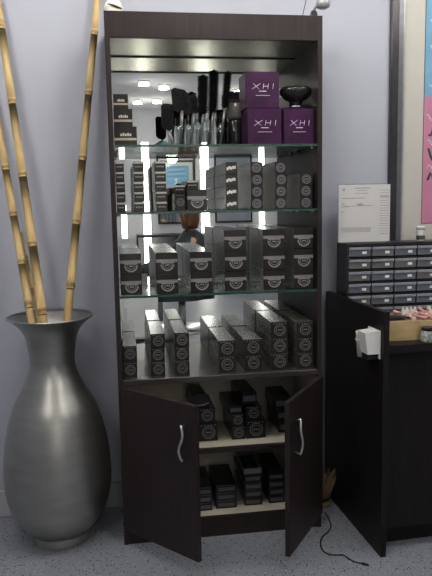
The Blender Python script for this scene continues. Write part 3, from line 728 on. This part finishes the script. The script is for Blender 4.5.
for k in range(3):
    script('blue_lettering', wave(.028, PZM + .26 + .12 * k, 40, .012, .028, k, .0006), DSC, .004)
    script('blue_lettering', wave(.022, PZM + .20 + .12 * k, 44, .011, .018, 2 + k, .0004), WSC, .003)
script('blue_lettering', wave(.02, PZM + .035, 44, .011, .014, 1, .0004), WSC, .003)
for k in range(3):
    script('pink_lettering', wave(.022, PZ0 + .19 + .11 * k, 42, .012, .032, 2 * k, .0006), DSC, .0055)
    script('pink_lettering', wave(.016, PZ0 + .24 + .11 * k, 46, .011, .016, k, .0004), WSC, .003)
MB().box(FWD, fw - FWD, .006, .008, FWD, fh - FWD).build('glass_pane', glass_mat('picture_glass', (.98, .98, .98)), t)

# ------------------------------------------------------------------ floor between cabinet and counter
p = on(331, 508, 2, 0)
t = thing('whisk_broom', 'short straw whisk broom standing bristles up between cabinet and counter', 'broom', (p.x - .030, p.y + .03, 0))
STRAW = mat('broom_straw', (.21, .15, .08), .7, var=.25, scale=60)
g = MB(); rr = random.Random(5)
for k in range(70):
    a_ = rr.uniform(0, 2 * math.pi); r0 = .026 * math.sqrt(rr.random()); hh = rr.uniform(.09, .165)
    x, y = r0 * math.cos(a_), .6 * r0 * math.sin(a_); lean = .018 + .55 * x
    g.tube([(x, y, .012), (x * 1.1 + lean * .25, y, .05), (x * 1.2 + lean + rr.uniform(-.008, .008), y * 1.5, hh)], .0017, 3)
g.build('straw', STRAW, t)['kind'] = 'stuff'
MB().lathe([(.036, .0), (.040, .006), (.038, .014), (.033, .018)], 20, Matrix.Diagonal((1, .62, 1, 1))).build('cap', mat('tan_band', (.24, .16, .08), .6), t)
MB().lathe([(.0365, .030), (.039, .034), (.0365, .038)], 20, Matrix.Diagonal((1, .62, 1, 1)), cap0=False, cap1=False).build('binding', BLACK, t)
cpts = [on(u, v, 2, .003) for u, v in ((325, 512), (329, 519), (331, 526), (328, 532), (323, 536), (320.5, 542), (322, 549), (327, 553.5), (335, 555), (343, 555), (348, 558), (354, 561.5), (362, 563.5))]
def sm(pts, n=4):
    out = []
    for i in range(len(pts) - 1):
        p0, p1, p2, p3 = pts[max(i - 1, 0)], pts[i], pts[i + 1], pts[min(i + 2, len(pts) - 1)]
        for k in range(n):
            s = k / n; out.append(.5 * (2 * p1 + (p2 - p0) * s + (2 * p0 - 5 * p1 + 4 * p2 - p3) * s * s + (3 * p1 - p0 - 3 * p2 + p3) * s ** 3))
    return out + [pts[-1]]
t = thing('power_cord', 'thin black power cord curling over the floor near the counter', 'cord', (cpts[0].x, cpts[0].y, 0))
off = Vector((cpts[0].x, cpts[0].y, 0))
MB().tube([q - off for q in sm(cpts)], .0026, 7).build('cable', BLACK, t)
e = cpts[-1] - off; d = (cpts[-1] - cpts[-2]).normalized()
MB().tube([e, e + d * .012, e + d * .026], [.005, .006, .004], 8).build('plug', BLACK, t)

# ------------------------------------------------------------------ the rest of the salon, seen in the cabinet mirror
TUBE = mat('tube_glow', (1.0, .97, .92), var=0, emit=LAMP_TUBE)
ks = (Y1 - .65 - 2.44) / (-6.5 - .65 - 2.44)
for i, (xa, xb, z0, z1) in enumerate(((.083, .154, .8, 1.3), (.398, .498, .12, 2.25), (1.243, 1.361, .12, 2.25), (2.111, 2.187, .9, 2.25))):
    xa, xb = .02 + (xa - .02) * ks, .02 + (xb - .02) * ks
    t = thing('wall_light', 'upright white light strip on the far salon wall, %s reflected in mirror' % ORD[i], 'lamp', ((xa + xb) / 2, Y1, z0), 0, 'upright light strips')
    hw = (xb - xa) / 2
    MB().box(-hw - .012, hw + .012, 0, .02, -.02, z1 - z0 + .02, .003).build('housing', WHITE, t)
    MB().box(-hw, hw, .02, .035, 0, z1 - z0, .004).build('diffuser', TUBE, t)
DARKF = mat('dark_frame', (.03, .028, .03), .4)
for i, x in enumerate((.95, 1.85)):
    t = thing('styling_mirror', 'framed styling mirror on the far wall, %s from light strips' % ('nearer' if i == 0 else 'farther'), 'mirror', (x, Y1, 1.0), 0, 'styling mirrors')
    MB().box(-.30, .30, 0, .02, 0, 1.1).build('backing', DARKF, t); MB().box(-.27, .27, .02, .024, .03, 1.07).build('pane', MIR, t)
t = thing('styling_counter', 'long dark styling counter along the far salon wall', 'counter', (.3, Y1 + .03, 0))
MB().box(0, 2.4, 0, .4, .82, .86, .004).build('worktop', DARKF, t)
for k in range(5): MB().box(.6 * k - (.02 if k else 0), .6 * k + .02, .02, .38, 0, .82).build('support', DARKF, t)
t = thing('white_cabinet', 'low white storage cabinet across the salon', 'cabinet', (.05, -3.0, 0))
MB().box(-.35, .32, -.4, 0, .06, .52, .004).build('body', mat('white_lacquer', (.8, .8, .79), .35, var=.02), t)
for s in (-1, 1):
    d_ = MB().box(-.332 if s < 0 else 0, -.006 if s < 0 else .312, 0.0005, .016, .08, .50, .002).build('door', mat('white_lacquer', (.8, .8, .79), .35), t)
    MB().tube([(-.03 + (.05 if s > 0 else 0), .016, .36), (-.03 + (.05 if s > 0 else 0), .035, .36), (-.03 + (.05 if s > 0 else 0), .035, .26), (-.03 + (.05 if s > 0 else 0), .016, .26)], .004, 6).build('handle', CHROME, d_)
MB().box(-.33, .30, -.38, -.02, 0, .06).build('plinth', DARKF, t)
# salon chair with a seated person
PXx, PYy = .66, -3.7
t = thing('salon_chair', 'black padded salon chair on a round chrome base', 'chair', (PXx, PYy, 0), math.radians(100))
LEA = mat('black_leather', (.014, .014, .015), .35, var=.2, bump=.1)
MB().lathe([(.30, 0), (.30, .012), (.27, .03), (.06, .05)], 40).build('base', CHROME, t); MB().lathe([(.04, .05), (.04, .36)], 20).build('column', CHROME, t)
MB().box(-.27, .27, -.25, .27, .36, .47, .03).build('seat', LEA, t); MB().box(-.26, .26, -.36, -.26, .42, .92, .03).build('backrest', LEA, t)
for s in (-1, 1): MB().box(s * .32 - .035, s * .32 + .035, -.30, .22, .58, .64, .015).box(s * .32 - .02, s * .32 + .02, -.28, -.22, .40, .58).build('armrest', LEA, t)
MB().box(-.16, .16, .42, .54, .08, .11, .01).box(-.02, .02, .2, .45, .09, .34, .0).build('footrest', CHROME, t)
def skin_mesh(name, verts, edges, radii, root):
    d = bpy.data.meshes.new(name); d.from_pydata(verts, edges, []); o = bpy.data.objects.new('tmp', d); COL.objects.link(o)
    md = o.modifiers.new('skin', 'SKIN'); md.use_smooth_shade = True
    for i, r in enumerate(radii):
        sv = d.skin_vertices[0].data[i]; sv.radius = (r, r) if not isinstance(r, tuple) else r; sv.use_root = (i == root)
    s2 = o.modifiers.new('sub', 'SUBSURF'); s2.levels = 2
    dg = bpy.context.evaluated_depsgraph_get(); out = bpy.data.meshes.new_from_object(o.evaluated_get(dg))
    bpy.data.objects.remove(o)
    for p in out.polygons: p.use_smooth = True
    return out
V, E_, Rr = [], [], []
def vtx(co, r, par=None):
    V.append(co); Rr.append(r)
    if par is not None: E_.append((par, len(V) - 1))
    return len(V) - 1
SZ = .48
pel = vtx((0, -.12, SZ + .11), .125)
sp1 = vtx((0, -.13, SZ + .28), .115, pel); sp2 = vtx((0, -.135, SZ + .44), .13, sp1); nk = vtx((0, -.12, SZ + .545), .055, sp2)
nk2 = vtx((0, -.095, SZ + .60), .05, nk); hd1 = vtx((0, -.075, SZ + .655), .068, nk2); hd2 = vtx((0, -.08, SZ + .72), .082, hd1); hd3 = vtx((0, -.085, SZ + .775), .06, hd2)
vtx((0, .012, SZ + .69), .012, hd1)
for s in (-1, 1):
    sh = vtx((s * .17, -.135, SZ + .46), .06, sp2); el = vtx((s * .25, -.08, SZ + .22), .042, sh); wr = vtx((s * .14, .16, SZ + .19), .028, el)
    pm = vtx((s * .11, .22, SZ + .19), .026, wr)
    for j, (dx, L_) in enumerate(((-.028, .07), (-.010, .085), (.010, .08), (.026, .065))):
        k1 = vtx((s * .105 + dx, .22 + L_ * .6, SZ + .188), .009, pm); vtx((s * .105 + dx, .22 + L_, SZ + .172), .008, k1)
    k1 = vtx((s * .085, .21, SZ + .185), .010, wr); vtx((s * .065, .245, SZ + .18), .009, k1)
    hp = vtx((s * .095, -.08, SZ + .085), .095, pel); kn = vtx((s * .11, .34, SZ + .07), .062, hp); an = vtx((s * .10, .42, .16), .038, kn); vtx((s * .10, .55, .135), .032, an)
pd = skin_mesh('person', V, E_, Rr, 0); pd.materials.append(SKINM)
pe = link('person', pd, None, (PXx, PYy, 0), (0, 0, math.radians(100)))
tag(pe, 'seated person with brown hair under a dark salon cape, seen in mirror', 'person')
HAIR = mat('brown_hair', (.11, .045, .022), .45, var=.3, scale=40, stretch=(1, 1, .2))
h = MB(); h.lathe([(.072, -.14), (.086, -.08), (.094, 0), (.09, .05), (.068, .095), (.02, .118)], 24, T(0, -.105, SZ + .72) @ Matrix.Diagonal((1, 1.08, 1, 1)))
for s in (-1, 1): h.tube([(s * .05, -.02, SZ + .79), (s * .085, -.04, SZ + .72), (s * .085, -.06, SZ + .62), (s * .075, -.09, SZ + .54)], [.02, .028, .026, .012], 10)
h.build('hair', HAIR, pe)
f_ = MB()
for s in (-1, 1): f_.lathe([(.009, -.003), (.011, 0), (.009, .003)], 10, T(s * .032, -.006, SZ + .715) @ Matrix.Rotation(math.pi / 2, 4, 'X'))
f_.build('eyes', BLACK, pe)
MB().tube([(-.024, -.012, SZ + .652), (0, -.005, SZ + .650), (.024, -.012, SZ + .652)], .005, 6).build('mouth', mat('lips', (.4, .12, .10), .5), pe)
c = MB(); rings = [(.075, .07, -.11, SZ + .565), (.20, .14, -.12, SZ + .50), (.29, .24, -.07, SZ + .30), (.31, .38, .06, SZ + .19), (.30, .44, .10, SZ + .02), (.31, .45, .10, SZ - .14)]
prev = None; rr = random.Random(2)
for (rx, ry, cy, z) in rings:
    ring = []
    for k in range(40):
        a_ = 2 * math.pi * k / 40; fo = 1 + (.05 * math.sin(a_ * 9) if z < SZ + .4 else 0)
        ring.append(c.bm.verts.new((rx * fo * math.cos(a_), cy + ry * fo * math.sin(a_), z)))
    if prev:
        for k in range(40): c.bm.faces.new((prev[k], prev[(k + 1) % 40], ring[(k + 1) % 40], ring[k])).smooth = True
    prev = ring
c.build('cape', mat('black_cape', (.02, .024, .028), .45, var=.2), pe)
